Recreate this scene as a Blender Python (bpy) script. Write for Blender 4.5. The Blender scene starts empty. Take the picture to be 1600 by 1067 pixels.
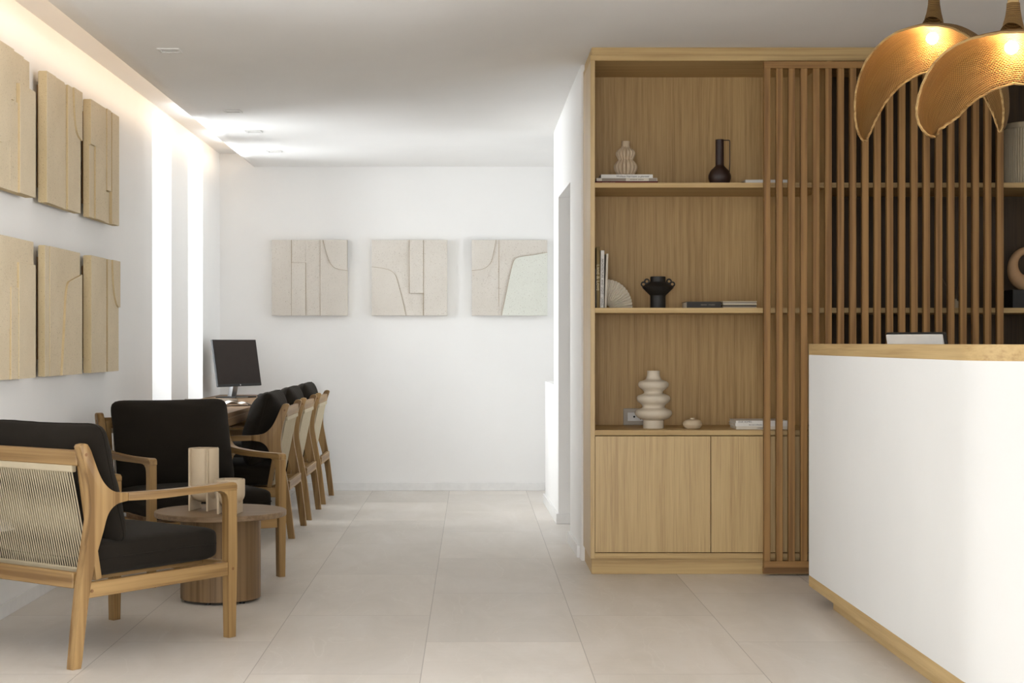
import bpy, bmesh, math, random
from mathutils import Vector, Matrix
random.seed(7)
PI = math.pi
C = bpy.context.scene.collection
S = bpy.context.scene

# ------------------------------------------------------------------ materials
def lin(c):
    c = c / 255.0
    return c / 12.92 if c <= 0.04045 else ((c + 0.055) / 1.055) ** 2.4
def rgb(r, g, b):
    return (lin(r), lin(g), lin(b), 1.0)

class NT:
    def __init__(s, name):
        s.m = bpy.data.materials.new(name); s.m.use_nodes = True
        s.t = s.m.node_tree; s.t.nodes.clear()
        s.out = s.n('ShaderNodeOutputMaterial'); s.b = s.n('ShaderNodeBsdfPrincipled')
        s.l(s.b.outputs[0], s.out.inputs['Surface'])
    def n(s, typ, **kw):
        nd = s.t.nodes.new(typ)
        for k, v in kw.items(): setattr(nd, k, v)
        return nd
    def l(s, a, b): s.t.links.new(a, b)
    def setv(s, sock, v):
        if hasattr(v, 'links') or isinstance(v, bpy.types.NodeSocket): s.l(v, sock)
        else: sock.default_value = v
    def coord(s, kind='Object', scale=(1, 1, 1), rot=(0, 0, 0)):
        tc = s.n('ShaderNodeTexCoord'); mp = s.n('ShaderNodeMapping')
        s.l(tc.outputs[kind], mp.inputs['Vector'])
        mp.inputs['Scale'].default_value = scale; mp.inputs['Rotation'].default_value = rot
        return mp.outputs[0]
    def noise(s, vec, scale=5, detail=4, rough=.55, dist=0):
        nd = s.n('ShaderNodeTexNoise'); s.l(vec, nd.inputs['Vector'])
        nd.inputs['Scale'].default_value = scale; nd.inputs['Detail'].default_value = detail
        nd.inputs['Roughness'].default_value = rough; nd.inputs['Distortion'].default_value = dist
        return nd.outputs['Fac']
    def ramp(s, fac, stops):
        r = s.n('ShaderNodeValToRGB'); s.l(fac, r.inputs[0])
        e = r.color_ramp.elements
        while len(e) < len(stops): e.new(.5)
        for i, (p, c) in enumerate(stops): e[i].position = p; e[i].color = c
        return r.outputs[0]
    def mix(s, fac, a, b, mode='MIX'):
        m = s.n('ShaderNodeMix', data_type='RGBA', blend_type=mode)
        s.setv(m.inputs[0], fac); s.setv(m.inputs[6], a); s.setv(m.inputs[7], b)
        return m.outputs[2]
    def math(s, op, a, b=0.0, c=None):
        m = s.n('ShaderNodeMath', operation=op)
        s.setv(m.inputs[0], a); s.setv(m.inputs[1], b)
        if c is not None: s.setv(m.inputs[2], c)
        return m.outputs[0]
    def bump(s, h, strength=.2, dist=.01):
        b = s.n('ShaderNodeBump'); b.inputs['Strength'].default_value = strength
        b.inputs['Distance'].default_value = dist; s.l(h, b.inputs['Height'])
        s.l(b.outputs[0], s.b.inputs['Normal'])
    def col(s, c): s.setv(s.b.inputs['Base Color'], c)
    def rough(s, r): s.setv(s.b.inputs['Roughness'], r)
    def spec(s, v): s.b.inputs['Specular IOR Level'].default_value = v

def plain(name, c, rough=.5, metal=0, spec=.5):
    k = NT(name)
    v = k.coord(); n = k.noise(v, 18, 3)
    d = tuple(x * .93 for x in c[:3]) + (1,)
    k.col(k.ramp(n, [(.3, d), (.7, c)])); k.rough(rough); k.b.inputs['Metallic'].default_value = metal; k.spec(spec)
    return k.m

def plaster(name, c, bs=.05):
    k = NT(name); v = k.coord()
    n = k.noise(v, 1.3, 5, .6); n2 = k.noise(v, 60, 4, .6)
    d = tuple(x * .965 for x in c[:3]) + (1,)
    k.col(k.ramp(n, [(.3, d), (.7, c)])); k.rough(.85); k.spec(.2); k.bump(n2, bs, .003)
    return k.m

def wood(name, light, dark, axis='z', fine=140., rough=.5, amt=1., cath=.12, spec=.35):
    """oak-like: fine pores stretched along one axis plus broad figure"""
    k = NT(name)
    st = {'x': (.02, 1, 1), 'y': (1, .02, 1), 'z': (1, 1, .02)}[axis]
    st2 = {'x': (.09, 1, 1), 'y': (1, .09, 1), 'z': (1, 1, .09)}[axis]
    v1 = k.coord(scale=st); v2 = k.coord(scale=st2)
    f = k.noise(v1, fine, 3, .6)
    g = k.noise(v1, fine * .28, 3, .6)
    fig = k.noise(v2, 7, 3, .5, 1.2)
    bands = k.n('ShaderNodeTexWave', wave_type='BANDS', bands_direction='X' if axis != 'x' else 'Y')
    k.l(v2, bands.inputs['Vector']); bands.inputs['Scale'].default_value = 9
    bands.inputs['Distortion'].default_value = 9; bands.inputs['Detail'].default_value = 3
    bands.inputs['Detail Scale'].default_value = .8
    a = k.math('MULTIPLY_ADD', f, .45, k.math('MULTIPLY', g, .35))
    a = k.math('ADD', a, k.math('MULTIPLY', fig, .2))
    a = k.math('ADD', k.math('MULTIPLY', a, 1 - cath * .25), k.math('MULTIPLY', bands.outputs['Fac'], cath * .25))
    k.col(k.ramp(a, [(.40, dark), (.5, tuple((light[i] * .6 + dark[i] * .4) for i in range(3)) + (1,)), (.61, light)]))
    k.rough(rough); k.spec(spec); k.bump(f, .12 * amt, .002)
    return k.m

def floor_mat():
    k = NT('stone_tile')
    tc = k.n('ShaderNodeTexCoord'); sp = k.n('ShaderNodeSeparateXYZ'); k.l(tc.outputs['Object'], sp.inputs[0])
    u = k.math('DIVIDE', k.math('ADD', sp.outputs[0], .1775), .595)
    colm = k.math('FLOOR', u)
    par = k.math('FLOORED_MODULO', colm, 2.0)
    v = k.math('DIVIDE', k.math('SUBTRACT', k.math('SUBTRACT', sp.outputs[1], .18), k.math('MULTIPLY', par, .6)), 1.2)
    row = k.math('FLOOR', v)
    fu = k.math('FRACT', u); fv = k.math('FRACT', v)
    du = k.math('MULTIPLY', k.math('MINIMUM', fu, k.math('SUBTRACT', 1.0, fu)), .595)
    dv = k.math('MULTIPLY', k.math('MINIMUM', fv, k.math('SUBTRACT', 1.0, fv)), 1.2)
    d = k.math('MINIMUM', du, dv)
    grout = k.math('LESS_THAN', d, .0016)
    cmb = k.n('ShaderNodeCombineXYZ'); k.l(colm, cmb.inputs[0]); k.l(row, cmb.inputs[1])
    wn = k.n('ShaderNodeTexWhiteNoise', noise_dimensions='2D'); k.l(cmb.outputs[0], wn.inputs['Vector'])
    off = k.n('ShaderNodeVectorMath', operation='MULTIPLY_ADD')
    k.l(wn.outputs['Color'], off.inputs[0]); off.inputs[1].default_value = (9, 9, 9); k.l(tc.outputs['Object'], off.inputs[2])
    vec = off.outputs[0]
    mp = k.n('ShaderNodeMapping'); k.l(vec, mp.inputs[0]); mp.inputs['Rotation'].default_value = (0, 0, .5); mp.inputs['Scale'].default_value = (2.2, .7, 1)
    cl = k.noise(mp.outputs[0], 1.6, 8, .62, .6)
    mp2 = k.n('ShaderNodeMapping'); k.l(vec, mp2.inputs[0]); mp2.inputs['Scale'].default_value = (1, 6, 1)
    st = k.noise(mp2.outputs[0], 9, 6, .7)
    ve = k.noise(mp.outputs[0], 1.1, 3, .5, 1.4)
    vein = k.math('SUBTRACT', 1.0, k.math('MINIMUM', 1.0, k.math('MULTIPLY', k.math('ABSOLUTE', k.math('SUBTRACT', ve, .5)), 130.0)))
    base = k.ramp(k.math('ADD', k.math('MULTIPLY', cl, .7), k.math('MULTIPLY', st, .3)),
                  [(.32, rgb(211, 203, 192)), (.5, rgb(221, 213, 203)), (.68, rgb(229, 222, 214))])
    tone = k.math('MULTIPLY_ADD', wn.outputs['Value'], .10, .94)
    tn = k.n('ShaderNodeVectorMath', operation='SCALE'); k.l(base, tn.inputs[0]); k.l(tone, tn.inputs['Scale'])
    c = k.mix(k.math('MULTIPLY', vein, .3), tn.outputs[0], rgb(232, 226, 218))
    c = k.mix(k.math('MULTIPLY', grout, .6), c, rgb(140, 130, 120))
    k.col(c)
    k.rough(k.math('MULTIPLY_ADD', st, .25, .30)); k.spec(.45)
    k.bump(k.math('SUBTRACT', k.math('MULTIPLY', st, .25), grout), .12, .003)
    return k.m

def stone_panel_mat(name, c1, c2):
    k = NT(name); v = k.coord()
    n = k.noise(v, 3, 5, .6); sp = k.noise(v, 160, 2, .5); big = k.noise(v, 70, 2, .6)
    base = k.ramp(n, [(.3, c2), (.7, c1)])
    k1 = k.ramp(sp, [(.28, (1, 1, 1, 1)), (.36, (0, 0, 0, 1))])
    c = k.mix(k.math('MULTIPLY', k1, .55), base, rgb(120, 96, 66))
    k.col(c); k.rough(.9); k.spec(.15)
    k.bump(k.math('ADD', sp, big), .35, .004)
    return k.m

def fabric(name, c, d):
    k = NT(name); v = k.coord()
    n = k.noise(v, 5, 4, .6); w = k.noise(v, 420, 2, .6)
    k.col(k.mix(k.math('MULTIPLY', w, .5), k.ramp(n, [(.3, d), (.7, c)]), c)); k.rough(.95); k.spec(.15)
    k.b.inputs['Sheen Weight'].default_value = .1; k.b.inputs['Sheen Roughness'].default_value = .5
    k.b.inputs['Sheen Tint'].default_value = (.35, .32, .28, 1)
    k.bump(k.math('ADD', w, k.math('MULTIPLY', n, 2.)), .25, .004)
    return k.m

def wicker_mat():
    k = NT('woven_wicker')
    uv = k.coord('UV')
    sp = k.n('ShaderNodeSeparateXYZ'); k.l(uv, sp.inputs[0])
    # concentric courses (v) with short over-under stitches (u)
    nz = k.noise(uv, 6, 3)
    vv = k.math('ADD', k.math('MULTIPLY', sp.outputs[1], 58 * 2 * PI), k.math('MULTIPLY', nz, 3.))
    a = k.math('SINE', vv)
    row = k.math('FLOOR', k.math('DIVIDE', vv, 2 * PI))
    b = k.math('SINE', k.math('ADD', k.math('MULTIPLY', sp.outputs[0], 130 * 2 * PI), k.math('MULTIPLY', row, PI)))
    h = k.math('ADD', k.math('MULTIPLY', a, .5), k.math('MULTIPLY', b, .5))
    h01 = k.math('MULTIPLY_ADD', h, .5, .5)
    patch = k.noise(k.coord('UV', (3, 25, 1)), 3, 4, .6)
    f = k.math('ADD', k.math('MULTIPLY', h01, .55), k.math('MULTIPLY', patch, .45))
    k.col(k.ramp(f, [(.25, rgb(74, 50, 22)), (.5, rgb(136, 100, 52)), (.78, rgb(178, 142, 86))]))
    k.rough(.6); k.spec(.3); k.bump(h, .7, .004)
    tr = k.n('ShaderNodeBsdfTranslucent'); tr.inputs[0].default_value = rgb(190, 130, 60)
    ms = k.n('ShaderNodeMixShader'); ms.inputs[0].default_value = .05
    k.l(k.b.outputs[0], ms.inputs[1]); k.l(tr.outputs[0], ms.inputs[2]); k.l(ms.outputs[0], k.out.inputs['Surface'])
    return k.m

def emit(name, c, st):
    k = NT(name)
    k.b.inputs['Base Color'].default_value = c
    k.b.inputs['Emission Color'].default_value = c; k.b.inputs['Emission Strength'].default_value = st
    return k.m

def glass_mat(name, rough=0.0):
    k = NT(name); g = k.n('ShaderNodeBsdfGlass'); g.inputs['Roughness'].default_value = rough; g.inputs['IOR'].default_value = 1.45
    t = k.n('ShaderNodeBsdfTransparent'); fr = k.n('ShaderNodeFresnel'); gl = k.n('ShaderNodeBsdfGlossy'); gl.inputs['Roughness'].default_value = .02
    ms = k.n('ShaderNodeMixShader'); k.l(fr.outputs[0], ms.inputs[0]); k.l(t.outputs[0], ms.inputs[1]); k.l(gl.outputs[0], ms.inputs[2])
    k.l(ms.outputs[0], k.out.inputs['Surface'])
    return k.m

M = {}
M['wall'] = plaster('white_plaster', rgb(243, 241, 238))
M['ceil'] = plaster('ceiling_paint', rgb(244, 242, 239), .02)
M['counter_plaster'] = plaster('counter_plaster', rgb(232, 231, 228), .12)
M['floor'] = floor_mat()
M['base'] = plain('baseboard_paint', rgb(238, 236, 233), .5)
OL, OD = rgb(203, 174, 122), rgb(176, 145, 97)
M['oak_z'] = wood('oak_veneer_vertical', OL, OD, 'z', 210, .36, spec=.5)
M['oak_x'] = wood('oak_veneer_horizontal', OL, OD, 'x', 90)
M['oak_y'] = wood('oak_veneer_depth', OL, OD, 'y', 90)
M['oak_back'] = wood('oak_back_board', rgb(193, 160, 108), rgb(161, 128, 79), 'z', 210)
M['oak_dark'] = wood('oak_back_board_dark', rgb(80, 62, 41), rgb(58, 43, 28), 'z', 210)  # darker oak tone for the right bay's back board
M['slat'] = wood('oak_slat', rgb(162, 122, 72), rgb(122, 87, 47), 'z', 60, cath=.5)
M['rail'] = wood('oak_rail', rgb(162, 122, 72), rgb(122, 87, 47), 'x', 60, cath=.5)
M['teak'] = wood('chair_teak', rgb(174, 140, 91), rgb(122, 91, 52), 'z', 45, .45, cath=.3)
M['teak_y'] = wood('chair_teak_depth', rgb(174, 140, 91), rgb(122, 91, 52), 'y', 45, .45, cath=.3)
M['teak_x'] = wood('chair_teak_width', rgb(174, 140, 91), rgb(122, 91, 52), 'x', 45, .45, cath=.3)
M['plug'] = plain('wood_plug', rgb(128, 88, 48), .5)
M['walnut_x'] = wood('table_veneer', rgb(150, 126, 98), rgb(120, 97, 72), 'x', 70, .5)
M['walnut_z'] = wood('table_base_veneer', rgb(138, 111, 78), rgb(106, 82, 54), 'z', 70, .5)
M['desk'] = wood('desk_veneer', rgb(150, 120, 88), rgb(114, 86, 58), 'y', 70, .45)
M['rope'] = plain('beige_rope', rgb(198, 184, 156), .9)
M['cush'] = fabric('dark_canvas', rgb(36, 31, 25), rgb(28, 24, 19))
M['panel'] = stone_panel_mat('sand_plaster_panel', rgb(222, 206, 178), rgb(210, 193, 163))
M['panelb'] = stone_panel_mat('sand_plaster_panel_pale', rgb(220, 213, 203), rgb(212, 204, 193))
M['panelw'] = stone_panel_mat('sand_plaster_panel_white', rgb(224, 224, 214), rgb(217, 217, 206))
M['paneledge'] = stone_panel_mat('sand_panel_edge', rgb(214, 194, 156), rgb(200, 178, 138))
M['groove'] = plain('groove_shade', rgb(158, 138, 108), .9)  # tan strips painted in place of shade along the relief steps
M['cream'] = plain('matte_cream_ceramic', rgb(216, 203, 182), .65)
M['cream2'] = plain('warm_cream_ceramic', rgb(206, 186, 156), .6)
M['beigevase'] = plain('beige_stoneware', rgb(198, 176, 148), .7)
M['greyvase'] = plain('greige_stoneware', rgb(196, 182, 154), .8)
M['tan'] = plain('tan_stoneware', rgb(190, 152, 112), .75)
M['black'] = plain('matte_black', rgb(26, 24, 22), .55)
M['brown'] = plain('dark_brown_glaze', rgb(48, 30, 24), .5)
M['paper'] = plain('white_paper', rgb(232, 228, 220), .7)
M['paper2'] = plain('ivory_paper', rgb(222, 212, 194), .7)
M['red'] = plain('oxblood_cloth', rgb(104, 38, 34), .8)
M['olive'] = plain('olive_cloth', rgb(140, 120, 78), .8)
M['greybook'] = plain('grey_card', rgb(160, 148, 134), .8)
M['darkbook'] = plain('charcoal_cover', rgb(40, 34, 28), .6)
M['ink'] = plain('ink', rgb(90, 80, 70), .8)
M['gold'] = plain('pale_foil', rgb(226, 210, 170), .5)
M['plastic'] = plain('grey_plastic', rgb(176, 166, 152), .5)
M['plastic_w'] = plain('white_plastic', rgb(226, 224, 220), .5)
M['steel'] = plain('brushed_steel', rgb(186, 184, 182), .35, 1)
M['screen'] = plain('dark_screen', rgb(52, 44, 40), .6, 0, .15)
M['hole'] = plain('socket_hole', rgb(20, 15, 12), .8)
M['wicker'] = wicker_mat()
M['cane'] = wood('cane_strand', rgb(196, 164, 110), rgb(140, 104, 58), 'x', 60, .6)
M['bulb'] = emit('warm_bulb', (1, .72, .42, 1), 80)
M['glass'] = glass_mat('clear_glass')
M['frame'] = plain('window_frame_white', rgb(230, 230, 230), .5)
M['lens'] = plain('downlight_lens', rgb(150, 140, 130), .5)
M['twig'] = plain('dry_twig', rgb(130, 110, 84), .9)
M['led'] = emit('led_tape', (1, .76, .5, 1), 3)

# ------------------------------------------------------------------ mesh tools
def obj(name, bm, m, parent=None, smooth=False, kind=None, label=None, angle=None):
    me = bpy.data.meshes.new(name)
    bmesh.ops.recalc_face_normals(bm, faces=bm.faces[:])
    if smooth:
        for f in bm.faces: f.smooth = True
        if angle:
            for e in bm.edges:
                if len(e.link_faces) == 2 and e.calc_face_angle(0) > angle: e.smooth = False
    bm.to_mesh(me); bm.free()
    mats = m if isinstance(m, (list, tuple)) else [m]
    for x in mats: me.materials.append(x)
    o = bpy.data.objects.new(name, me); C.objects.link(o)
    if parent is not None: o.parent = parent
    if kind: o['kind'] = kind
    if label: o['label'] = label
    return o
def thing(name, label, cat, loc=(0, 0, 0), rz=0, group=None):
    o = bpy.data.objects.new(name, None); C.objects.link(o); o.empty_display_size = .05
    o.location = loc; o.rotation_euler = (0, 0, rz); o['label'] = label; o['category'] = cat
    if group: o['group'] = group
    return o
def tag(o, label, cat, group=None, loc=None, rz=None):
    o['label'] = label; o['category'] = cat
    if group: o['group'] = group
    if loc: o.location = loc
    if rz is not None: o.rotation_euler = (0, 0, rz)
    return o
def NB(): return bmesh.new()
def merge(dst, src, mtx=None, mi=None):
    if mtx is not None: bmesh.ops.transform(src, matrix=mtx, verts=src.verts[:])
    vm = {v: dst.verts.new(v.co) for v in src.verts}
    uvl = src.loops.layers.uv.active
    for f in src.faces:
        nf = dst.faces.new([vm[v] for v in f.verts]); nf.smooth = f.smooth
        nf.material_index = f.material_index if mi is None else mi
    src.free()
def box(bm, x0, x1, y0, y1, z0, z1, bev=0, mi=0, seg=1, mtx=None):
    b = NB()
    bmesh.ops.create_cube(b, size=1)
    for v in b.verts:
        v.co = Vector(((x0 + x1) / 2 + v.co.x * (x1 - x0), (y0 + y1) / 2 + v.co.y * (y1 - y0), (z0 + z1) / 2 + v.co.z * (z1 - z0)))
    if bev: bmesh.ops.bevel(b, geom=b.edges[:], offset=bev, segments=seg, profile=.5, affect='EDGES')
    merge(bm, b, mtx, mi)
    return bm
def bx(*a, **k):
    return box(NB(), *a, **k)
def prism(bm, pts, a0, a1, axis='x', bev=0, mi=0, seg=2):
    """polygon pts (p,q) extruded along axis from a0 to a1. axis x: (y,z); y: (x,z); z: (x,y)"""
    b = NB()
    def P(p, q, a):
        return {'x': (a, p, q), 'y': (p, a, q), 'z': (p, q, a)}[axis]
    lo = [b.verts.new(P(p, q, a0)) for p, q in pts]; hi = [b.verts.new(P(p, q, a1)) for p, q in pts]
    f0 = b.faces.new(lo); f1 = b.faces.new(hi[::-1]); n = len(pts)
    for i in range(n):
        b.faces.new([lo[i], hi[i], hi[(i + 1) % n], lo[(i + 1) % n]])
    if bev:
        es = [e for e in b.edges if (f0 in e.link_faces or f1 in e.link_faces)]
        bmesh.ops.bevel(b, geom=es, offset=bev, segments=seg, profile=.5, affect='EDGES')
    merge(bm, b, None, mi)
    return bm
def lathe(bm, prof, n=48, cx=0, cy=0, ribs=0, ramp=0, mi=0):
    """prof: list of (r,z[,ribscale])"""
    rings = []
    for p in prof:
        r, z = p[0], p[1]; rs = p[2] if len(p) > 2 else 0
        ring = []
        for i in range(n):
            a = 2 * PI * i / n
            rr = r
            if ribs and rs: rr = r * (1 - rs * ramp * (1 - abs(math.cos(a * ribs / 2)) ) ** 1.5)
            ring.append(bm.verts.new((cx + rr * math.cos(a), cy + rr * math.sin(a), z)))
        rings.append(ring)
    for a, b in zip(rings, rings[1:]):
        for i in range(n):
            f = bm.faces.new([a[i], a[(i + 1) % n], b[(i + 1) % n], b[i]]); f.material_index = mi
    if prof[0][0] > 1e-5: bm.faces.new(rings[0][::-1]).material_index = mi
    if prof[-1][0] > 1e-5: bm.faces.new(rings[-1]).material_index = mi
    return bm
def catmull(P, n=6, closed=False):
    out = []; L = len(P)
    rng = range(L) if closed else range(L - 1)
    for i in rng:
        if closed: p0, p1, p2, p3 = P[(i - 1) % L], P[i], P[(i + 1) % L], P[(i + 2) % L]
        else: p0, p1, p2, p3 = P[max(i - 1, 0)], P[i], P[i + 1], P[min(i + 2, L - 1)]
        for k in range(n):
            t = k / n
            out.append(tuple(.5 * ((2 * b) + (-a + c) * t + (2 * a - 5 * b + 4 * c - d) * t * t + (-a + 3 * b - 3 * c + d) * t ** 3)
                             for a, b, c, d in zip(p0, p1, p2, p3)))
    if not closed: out.append(tuple(P[-1]))
    return out
def tube(bm, pts, r, n=8, closed=False, mi=0, cap=True):
    pts = [Vector(p) for p in pts]; L = len(pts)
    rings = []; up = Vector((0, 0, 1))
    T0 = (pts[1] - pts[0]).normalized()
    nrm = T0.orthogonal().normalized()
    for i, p in enumerate(pts):
        a = pts[(i - 1) % L] if (closed or i > 0) else pts[i]; b = pts[(i + 1) % L] if (closed or i < L - 1) else pts[i]
        T = (b - a).normalized()
        nrm = (nrm - T * nrm.dot(T)).normalized(); bn = T.cross(nrm)
        rr = r[i] if isinstance(r, (list, tuple)) else r
        rings.append([bm.verts.new(p + (nrm * math.cos(2 * PI * k / n) + bn * math.sin(2 * PI * k / n)) * rr) for k in range(n)])
    m = L if closed else L - 1
    for i in range(m):
        A, B = rings[i], rings[(i + 1) % L]
        for k in range(n):
            f = bm.faces.new([A[k], A[(k + 1) % n], B[(k + 1) % n], B[k]]); f.material_index = mi; f.smooth = True
    if cap and not closed:
        bm.faces.new(rings[0][::-1]).material_index = mi; bm.faces.new(rings[-1]).material_index = mi
    return bm
def torus(bm, c, R, r, normal='y', n=28, m=10):
    pts = []
    for i in range(n):
        a = 2 * PI * i / n; u, v = R * math.cos(a), R * math.sin(a)
        pts.append({'y': (c[0] + u, c[1], c[2] + v), 'x': (c[0], c[1] + u, c[2] + v), 'z': (c[0] + u, c[1] + v, c[2])}[normal])
    return tube(bm, pts, r, m, closed=True)
def cushion_bm(w, d, h, pillow=.3, n=22, power=12, seed=0, wr=.004, edge=3.2):
    """soft rounded block centred at origin, thin axis z"""
    bm = NB(); bmesh.ops.create_cube(bm, size=2)
    bmesh.ops.subdivide_edges(bm, edges=bm.edges[:], cuts=n, use_grid_fill=True)
    rnd = random.Random(seed); ph = [rnd.uniform(0, 6.28) for _ in range(8)]
    for v in bm.verts:
        p = v.co.copy()
        exy = (abs(p.x) ** power + abs(p.y) ** power) ** (1 / power)
        k = (exy ** edge + abs(p.z) ** edge) ** (1 / edge)
        q = p / k
        e = max(abs(q.x), abs(q.y))
        e2 = 1 - (1 - min(1, q.x ** 2)) * (1 - min(1, q.y ** 2))
        t = 1 - pillow * e2 ** 2.2
        wv = (math.sin(q.x * 5 + ph[0] + q.y * 2) * math.sin(q.y * 6 + ph[1]) + .5 * math.sin(q.x * 19 + q.y * 8 + ph[2]) * e ** 4
              + .5 * math.sin(q.y * 21 - q.x * 6 + ph[3]) * e ** 4)
        zs = math.copysign(1, q.z) * min(1, abs(q.z) * 3)
        v.co = Vector((q.x * w / 2, q.y * d / 2, q.z * h / 2 * t + wv * wr * zs))
        v.co.x *= 1 - .025 * (1 - q.y ** 2) * (abs(q.x) > .5) * abs(q.x)
        v.co.y *= 1 - .03 * (1 - q.x ** 2) * abs(q.y)
    return bm
def piping_bm(w, d, power, mtx, r=.0032):
    pts = []
    for i in range(120):
        a = 2 * PI * (i + .5) / 120; c, s_ = math.cos(a), math.sin(a)
        k = (abs(c) ** power + abs(s_) ** power) ** (1 / power); qx, qy = c / k, s_ / k
        x = qx * w / 2; y = qy * d / 2
        x *= 1 - .025 * (1 - qy ** 2) * (abs(qx) > .5) * abs(qx); y *= 1 - .03 * (1 - qx ** 2) * abs(qy)
        pts.append(mtx @ Vector((x, y, 0)))
    return tube(NB(), pts, r, 6, closed=True)
def text_bm(txt, size, depth=.0006):
    cu = bpy.data.curves.new('t', 'FONT'); cu.body = txt; cu.size = size; cu.extrude = depth; cu.align_x = 'CENTER'; cu.align_y = 'CENTER'
    o = bpy.data.objects.new('t', cu); C.objects.link(o)
    bpy.context.view_layer.update()
    dg = bpy.context.evaluated_depsgraph_get()
    me = bpy.data.meshes.new_from_object(o.evaluated_get(dg))
    b = NB(); b.from_mesh(me)
    bpy.data.objects.remove(o); bpy.data.curves.remove(cu); bpy.data.meshes.remove(me)
    return b
def text_on(txt, size, pos, parent, m, rot=(PI / 2, 0, 0), name='spine_text', label=None):
    b = text_bm(txt, size)
    from mathutils import Euler
    mt = Matrix.Translation(pos) @ Euler(rot).to_matrix().to_4x4()
    bmesh.ops.transform(b, matrix=mt, verts=b.verts[:])
    return obj(name, b, m, parent, label=label)
def copy_tree(o, parent=None):
    c = o.copy(); C.objects.link(c)
    if parent is not None: c.parent = parent
    for ch in [x for x in bpy.data.objects if x.parent == o]: copy_tree(ch, c)
    return c

# ------------------------------------------------------------------ camera
F = 2514.0; H = 1.15; VX = 738.0; VY = 535.0
cam = bpy.data.cameras.new('camera'); cam.sensor_width = 36; cam.lens = 36 * F / 1600
cam.shift_x = (800 - VX) / 1600; cam.shift_y = (VY - 533.5) / 1600; cam.clip_start = .05; cam.clip_end = 200
co = bpy.data.objects.new('camera', cam); C.objects.link(co); co.location = (0, 0, H); co.rotation_euler = (PI / 2, 0, 0)
S.camera = co

# ------------------------------------------------------------------ setting
XL = -1.96; YB = 12.49; YF = -2.5; XR = 3.7
obj('floor', bx(XL - .4, XR + .3, YF - .3, YB + .3, -.1, 0), M['floor'], kind='structure')
# left wall with two slot windows and one unseen window added to light the counter
wins = [(9.855, 10.48, .55, 2.555), (11.10, 11.70, .55, 2.555), (4.5, 6.1, 1.3, 2.4)]
bm = NB(); ys = YF
for (a, b, z0, z1) in sorted(wins):
    box(bm, XL - .3, XL, ys, a, 0, 2.75); box(bm, XL - .3, XL, a, b, 0, z0); box(bm, XL - .3, XL, a, b, z1, 2.75); ys = b
box(bm, XL - .3, XL, ys, YB, 0, 2.75)
obj('wall_left', bm, M['wall'], kind='structure')
def window(name, x, a, b, z0, z1):
    w = obj(name, bx(x, x + .006, a + .03, b - .03, z0 + .03, z1 - .03), M['glass'], kind='structure')
    f = NB()
    for q in ((a, a + .04, z0, z1), (b - .04, b, z0, z1), (a + .04, b - .04, z0, z0 + .04), (a + .04, b - .04, z1 - .04, z1)):
        box(f, x - .02, x + .03, q[0], q[1], q[2], q[3], .003)
    obj('window_frame', f, M['frame'], w)
window('window_1', XL - .27, *wins[0]); window('window_2', XL - .27, *wins[1]); window('window_3_added', XL - .27, *wins[2])
obj('wall_back', bx(XL - .3, XR, YB, YB + .25, 0, 2.75), M['wall'], kind='structure')
# right-hand passage wall: pier, doorway, pier, low wall
def rw(y):  # face of the passage wall
    return .575 - (y - 8.5) * .0172
bm = NB()
def wallseg(y0, y1, z0, z1, bev=0, th=.2):
    pts = [(rw(y0), y0), (rw(y1), y1), (rw(y1) + th, y1), (rw(y0) + th, y0)]
    prism(bm, pts, z0, z1, 'z')
wallseg(8.48, 9.24, 0, 2.75); wallseg(9.24, 10.2, 2.07, 2.75); wallseg(10.2, 10.62, 0, 2.75); wallseg(10.62, 11.55, 0, .872)
obj('wall_right', bm, M['wall'], kind='structure')
bm = NB()
for (a, b) in ((8.6, 9.24), (10.2, 11.55)):
    prism(bm, [(rw(a) - .014, a), (rw(b) - .014, b + .014), (rw(b) + .2, b + .014), (rw(b) + .2, b), (rw(b), b), (rw(a), a)], 0, .065, 'z', .002)
prism(bm, [(rw(10.2) - .014, 10.186), (rw(10.2) + .2, 10.186), (rw(10.2) + .2, 10.2), (rw(10.2) - .014, 10.2)], 0, .065, 'z', .002)
obj('baseboard_right', bm, M['base'], kind='structure')
obj('baseboard_back', bx(XL, 3.0, YB - .014, YB, 0, .065, .002), M['base'], kind='structure')
obj('baseboard_left', bx(XL, XL + .006, 5.0, YB - .014, 0, .06, .001), M['base'], kind='structure')
# side space behind the cabinet, lit by its own window
obj('wall_side', bx(2.3, 2.5, 8.75, 10.5, 0, 2.75), M['wall'], kind='structure')
bm = NB(); box(bm, 2.3, 2.5, 10.5, YB, 0, .2); box(bm, 2.3, 2.5, 10.5, YB, 2.45, 2.75)
obj('wall_side', bm, M['wall'], kind='structure')
window('window_4', 2.35, 10.5, YB, .2, 2.45)
obj('wall_rear', bx(.70, 3.5, 8.60, 8.75, 0, 2.75), M['wall'], kind='structure')
bm = NB(); box(bm, XR, XR + .2, YF, 1.4, 0, 2.75); box(bm, XR, XR + .2, 1.4, 4.4, 2.4, 2.75); box(bm, XR, XR + .2, 1.4, 4.4, 0, .04); box(bm, XR, XR + .2, 4.4, 8.75, 0, 2.75)
obj('wall_right', bm, M['wall'], kind='structure')
window('window_6', XR + .1, 1.4, 4.4, .04, 2.4)
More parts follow.
